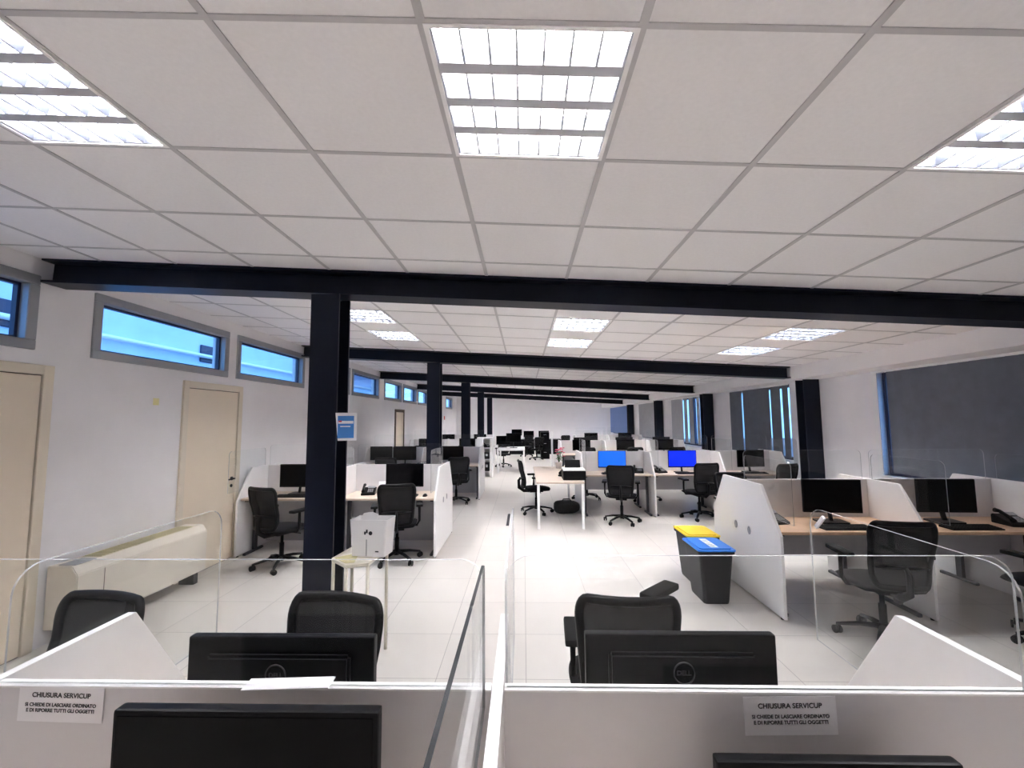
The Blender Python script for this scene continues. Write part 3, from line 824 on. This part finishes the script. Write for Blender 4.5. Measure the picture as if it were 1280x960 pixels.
def poster():
    t = thing('poster', 'blue and white printed sheet fixed to the nearest column', 'poster', (-1.381, 3.13, 1.575), .35)
    MB().prism([(0.015, 0), (.145, 0), (.145, .205), (-.005, .205)], -.001, .001, 'y').build('sheet', M['paper'], t)
    b = MB(); b.m(0).box(.012, .125, -.0022, -.0015, .018, .182); b.build('blue_print', M['skyblue'], t)
    b = MB(); b.box(.016, .12, -.003, -.0023, .125, .145); b.box(.03, .10, -.003, -.0023, .10, .108); b.build('white_lines', M['paper'], t)
    MB().box(.018, .04, -.0036, -.003, .137, .147).build('red_mark', M['red'], t)
poster()
tag(MB().box(0, .001, -.035, .035, -.035, .035).build('sticky_note', M['notey'], None, (XL, 4.275, 1.93)), 'small faded yellow sticky note on the left wall', 'note')
def fancoil():
    t = thing('fan_coil_unit', 'long cream fan coil heater on the floor against the left wall', 'heater', (XL+.01, 0, 0))
    y0, y1 = 3.36, 4.74
    MB().prism([(.0, .12), (.25, .12), (.25, .53), (.20, .60), (0, .60)], y0, y1, 'y', .006).build('casing', M['radiator'], t)
    g = MB()
    for k in range(34):
        y = y0+.26+k*(y1-y0-.40)/33; g.box(.03, .18, y, y+.012, .600, .606)
    g.box(.02, .19, y0+.25, y1-.12, .5985, .6015); g.build('grille', M['grille'], t)
    MB().box(.06, .2, y0+.03, y0+.2, .600, .605, .002, 1).build('control_flap', M['greymark'], t)
    for y in (y0+.1, y1-.1): MB().box(.06, .22, y-.03, y+.03, 0, .12).build('foot', M['black'], t)
    MB().box(.2505, .252, y0+.22, y0+.225, .13, .52).build('panel_joint', M['groove'], t)
fancoil()

# ------------------------------------------------------------------ aisle tables, printer, flowers, bookcase, far furniture
def table_b():
    t = thing('table', '', 'table')
    MB().box(-.38, .38, -1.13, 1.13, .705, .73, .003, 1).build('tabletop', M['desk'], t)
    MB().box(-.34, .34, -1.09, 1.09, .692, .705).build('apron', M['whiteedge'], t)
    for sx in (-1, 1):
        for sy in (-1, 1): MB().box(sx*.35-.02, sx*.35+.02, sy*1.10-.02, sy*1.10+.02, 0, .705, .003, 1).build('leg', M['whiteedge'], t)
    return t
make('table', table_b, 'long beige table with white legs in the aisle under the printer', 'table', (.575, 8.02, 0), 0)
def printer():
    t = thing('printer', 'black printer with white paper tray at the aisle desk corner', 'printer', (.82, 7.22, .73), 0)
    MB().box(-.185, .185, -.14, .17, 0, .15, .015).build('printer_body', M['black'], t)
    MB().prism([(-.14, .152), (.17, .158), (.17, .178), (-.14, .166)], -.18, .18, 'x', .003).build('paper_tray', M['whiteedge'], t)
    MB().box(-.13, .13, -.143, -.139, .03, .055).build('output_slot', M['rubber'], t)
    MB().prism([(.12, .17), (.15, .17), (.20, .30), (.17, .30)], -.13, .13, 'x', .004).build('rear_feeder', M['black'], t)
printer()
phone(.72, 7.62, -.6, 'black desk phone behind the printer on the aisle table')
def bagfloor():
    t = thing('laptop_bag', 'black soft bag on the floor under the aisle table', 'bag', (.78, 8.1, 0), .2)
    tm = bmesh.new(); bmesh.ops.create_uvsphere(tm, u_segments=18, v_segments=10, radius=1)
    for v in tm.verts:
        x, y, z = v.co
        f = lambda q: math.copysign(abs(q)**.6, q)
        v.co = Vector((.24*f(x), .15*f(y), .11+.11*f(z)*(1-.15*x)))
    for fc in tm.faces: fc.smooth = True
    b = MB(); b.add(tm); b.build('bag_body', M['bag'], t)
    MB().tube([(-.1, -.02, .2), (-.07, -.02, .255), (.05, -.02, .255), (.09, -.02, .2)], .008).build('handle', M['rubber'], t)
bagfloor()
chair(.22, 8.10, -PI/2+.15, 'black office chair seen side-on in the aisle, left of the printer')
def flowers():
    t = thing('potted_plant', 'pink flowering plant in a white pot on the aisle table', 'potted plant', (.70, 8.80, .73))
    MB().lathe([(.05, 0), (.07, .13), (.075, .13), (.066, .125), (.0, .11)], n=18).build('pot', M['whiteedge'], t)
    rnd = random.Random(3); s_ = MB(); lf = MB(); fl = MB()
    for k in range(14):
        a = rnd.uniform(0, 6.28); r = rnd.uniform(.02, .13); h = rnd.uniform(.24, .42)
        tip = Vector((r*math.cos(a), r*math.sin(a), h)); s_.tube([(0, 0, .11), tip*.6+Vector((0, 0, .06)), tip], .003, 5)
        for q in range(5):
            mt = Matrix.Translation(tip) @ Matrix.Rotation(q*1.256, 4, 'Z') @ Matrix.Rotation(.6, 4, 'Y')
            fl.lathe([(.004, 0), (.018, .004), (.004, .008)], .02, 0, 8, mt)
        for q in (.45, .7):
            p = tip*q+Vector((0, 0, .05)); mt = Matrix.Translation(p) @ Matrix.Rotation(rnd.uniform(0, 6.28), 4, 'Z') @ Matrix.Rotation(.5, 4, 'Y')
            lf.prism([(0, -.004), (.03, -.016), (.065, 0), (.03, .016), (0, .004)], -.001, .001, 'z') if False else lf.lathe([(.003, 0), (.02, .002), (.003, .004)], .025, 0, 6, mt)
    s_.build('stems', M['leaf'], t); lf.build('leaves', M['leaf'], t); fl.build('flowers', M['pink'], t)
flowers()
def bookcase():
    t = thing('bookcase', 'white open bookcase at the aisle end of the left desks', 'bookcase', (-1.18, 13.12, 0))
    b = MB(); b.box(-.23, -.20, -.15, .15, 0, 1.19).box(.16, .23, -.15, .15, 0, 1.19).box(-.20, .16, -.15, .15, 1.15, 1.19).box(-.20, .16, .13, .15, 0, 1.15).box(-.20, -.04, -.15, .13, 0, 1.15)
    b.build('carcass', M['white'], t)
    for z in (.16, .52, .86): MB().box(-.04, .16, -.14, .13, z, z+.025).build('shelf', M['white'], t)
bookcase()
def binder(z, label, h=.26):
    t = thing('box_file', label, 'box file', (-1.18+.06, 13.08, z)); MB().box(-.08, .08, -.09, .10, 0, h, .005).build('file_body', M['black'], t); MB().box(-.03, .03, -.0915, -.089, h*.45, h*.75).build('file_label', M['greymark'], t)
binder(.185, 'black box file on the lowest shelf of the white bookcase'); binder(.545, 'black box file on the middle shelf of the white bookcase', .2)
phone(-1.12, 13.1, .4, 'black desk phone on the top shelf of the white bookcase', .885)
def basket(x, y):
    t = thing('wire_basket', 'black wire basket on the desk behind the first left divider', 'basket', (x, y, .73), .1); b = MB()
    for z in (0.005, .13, .26, .36): b.tube([(p[0], p[1], z) for p in rrect(-.15, .15, -.10, .10, .02, 3)], .004, 6, True)
    b.build('rims', M['black'], t); g = MB()
    for k in range(9): g.tube([(-.14+.035*k, -.10, .0), (-.14+.035*k, -.10, .36)], .0025, 5).tube([(-.14+.035*k, .10, .0), (-.14+.035*k, .10, .36)], .0025, 5)
    g.build('wires', M['black'], t)
    c = MB().box(-.12, -.02, -.07, .07, .006, .3, .006).box(.0, .03, -.07, .07, .006, .27).box(.05, .12, -.06, .06, .006, .22, .004); c.build('contents', M['greymark'], t)
basket(-1.42, 6.42)

def far_table():
    t = thing('table', 'far white table with slim legs in the aisle', 'table', (-.42, 14.75, 0)); MB().box(-.45, .45, -.8, .8, .72, .75, .003, 1).build('tabletop', M['white'], t)
    for sx in (-1, 1):
        for sy in (-1, 1): MB().box(sx*.42-.025, sx*.42+.025, sy*.76-.025, sy*.76+.025, 0, .72).build('leg', M['whiteedge'], t)
far_table()
monitor(-.35, 14.9, .1, 'tall black screen on the far white table', 'off', .75, lift=.10)
monitor(-.72, 15.2, .3, 'black monitor left on the far white table', 'off', .75)
chair(-.75, 15.95, PI, 'black chair behind the far white table, left')
def far_desk(x, label, z=1.0):
    t = thing('desk', label, 'desk', (x, 21.6, 0)); MB().box(-.62, .62, -.35, .35, .72, .75).build('tabletop', M['deskmetal'], t)
    MB().box(-.6, .6, -.33, -.30, .02, .72).build('front_panel', M['black'], t)
    for s_ in (-1, 1): MB().box(s_*.6-.015, s_*.6+.015, -.3, .33, 0, .72).build('side_panel', M['black'], t)
far_desk(-.1, 'black fronted desk by the white end wall, left'); far_desk(1.2, 'black fronted desk by the white end wall, right')
monitor(-.35, 21.6, 0, 'black monitor on the left desk by the end wall', 'off', .75, lift=.08); monitor(.25, 21.6, 0, 'black monitor on right part of left desk by the end wall', 'off', .75)
monitor(1.0, 21.6, 0, 'black monitor on the right desk by the end wall', 'off', .75)
def locker():
    t = thing('cabinet', 'tall narrow black cabinet near the white end wall', 'cabinet', (.93, 19.2, 0)); MB().box(-.19, .19, -.25, .25, 0, 1.16, .006).build('carcass', M['black'], t)
    for z in (.03, .41, .79): 
        d = MB().box(-.18, .18, -.262, -.25, z, z+.36).build('drawer', M['black'], t); MB().box(-.06, .06, -.28, -.262, z+.25, z+.265).build('handle', M['chrome'], d)
locker()
chair(.55, 18.6, .4, 'black chair left of the tall black cabinet'); chair(.15, 20.2, 2.8, 'black chair before the left desk by the end wall'); chair(1.9, 20.5, .2, 'black chair right of the black desks by the end wall')
def post(x, y, label):
    t = thing('divider_post', label, 'post', (x, y, 0)); MB().box(-.03, .03, -.03, .03, .02, 1.3, .004, 1).build('upright', M['whiteedge'], t); MB().box(-.12, .12, -.12, .12, 0, .02, .004, 1).build('foot_plate', M['whiteedge'], t)
post(.95, 14.6, 'slim white post right of the far aisle table')
def exit_sign():
    t = thing('wall_sign', 'small red and white sign on the left wall, far away', 'sign', (XL+.002, 20.2, 1.72)); MB().box(0, .01, -.17, .17, -.2, .22).build('sign_board', M['paper'], t); MB().box(.01, .012, -.13, .13, .02, .19).build('red_panel', M['red'], t)
exit_sign()
def floor_outlet():
    t = thing('floor_cable_cover', 'dark cable strip on the aisle floor', 'cable cover', (-.28, 7.55, 0)); MB().prism([(-.025, 0), (.025, 0), (.012, .012), (-.012, .012)], -.42, .42, 'y').build('strip', M['deskmetal'], t)
floor_outlet()
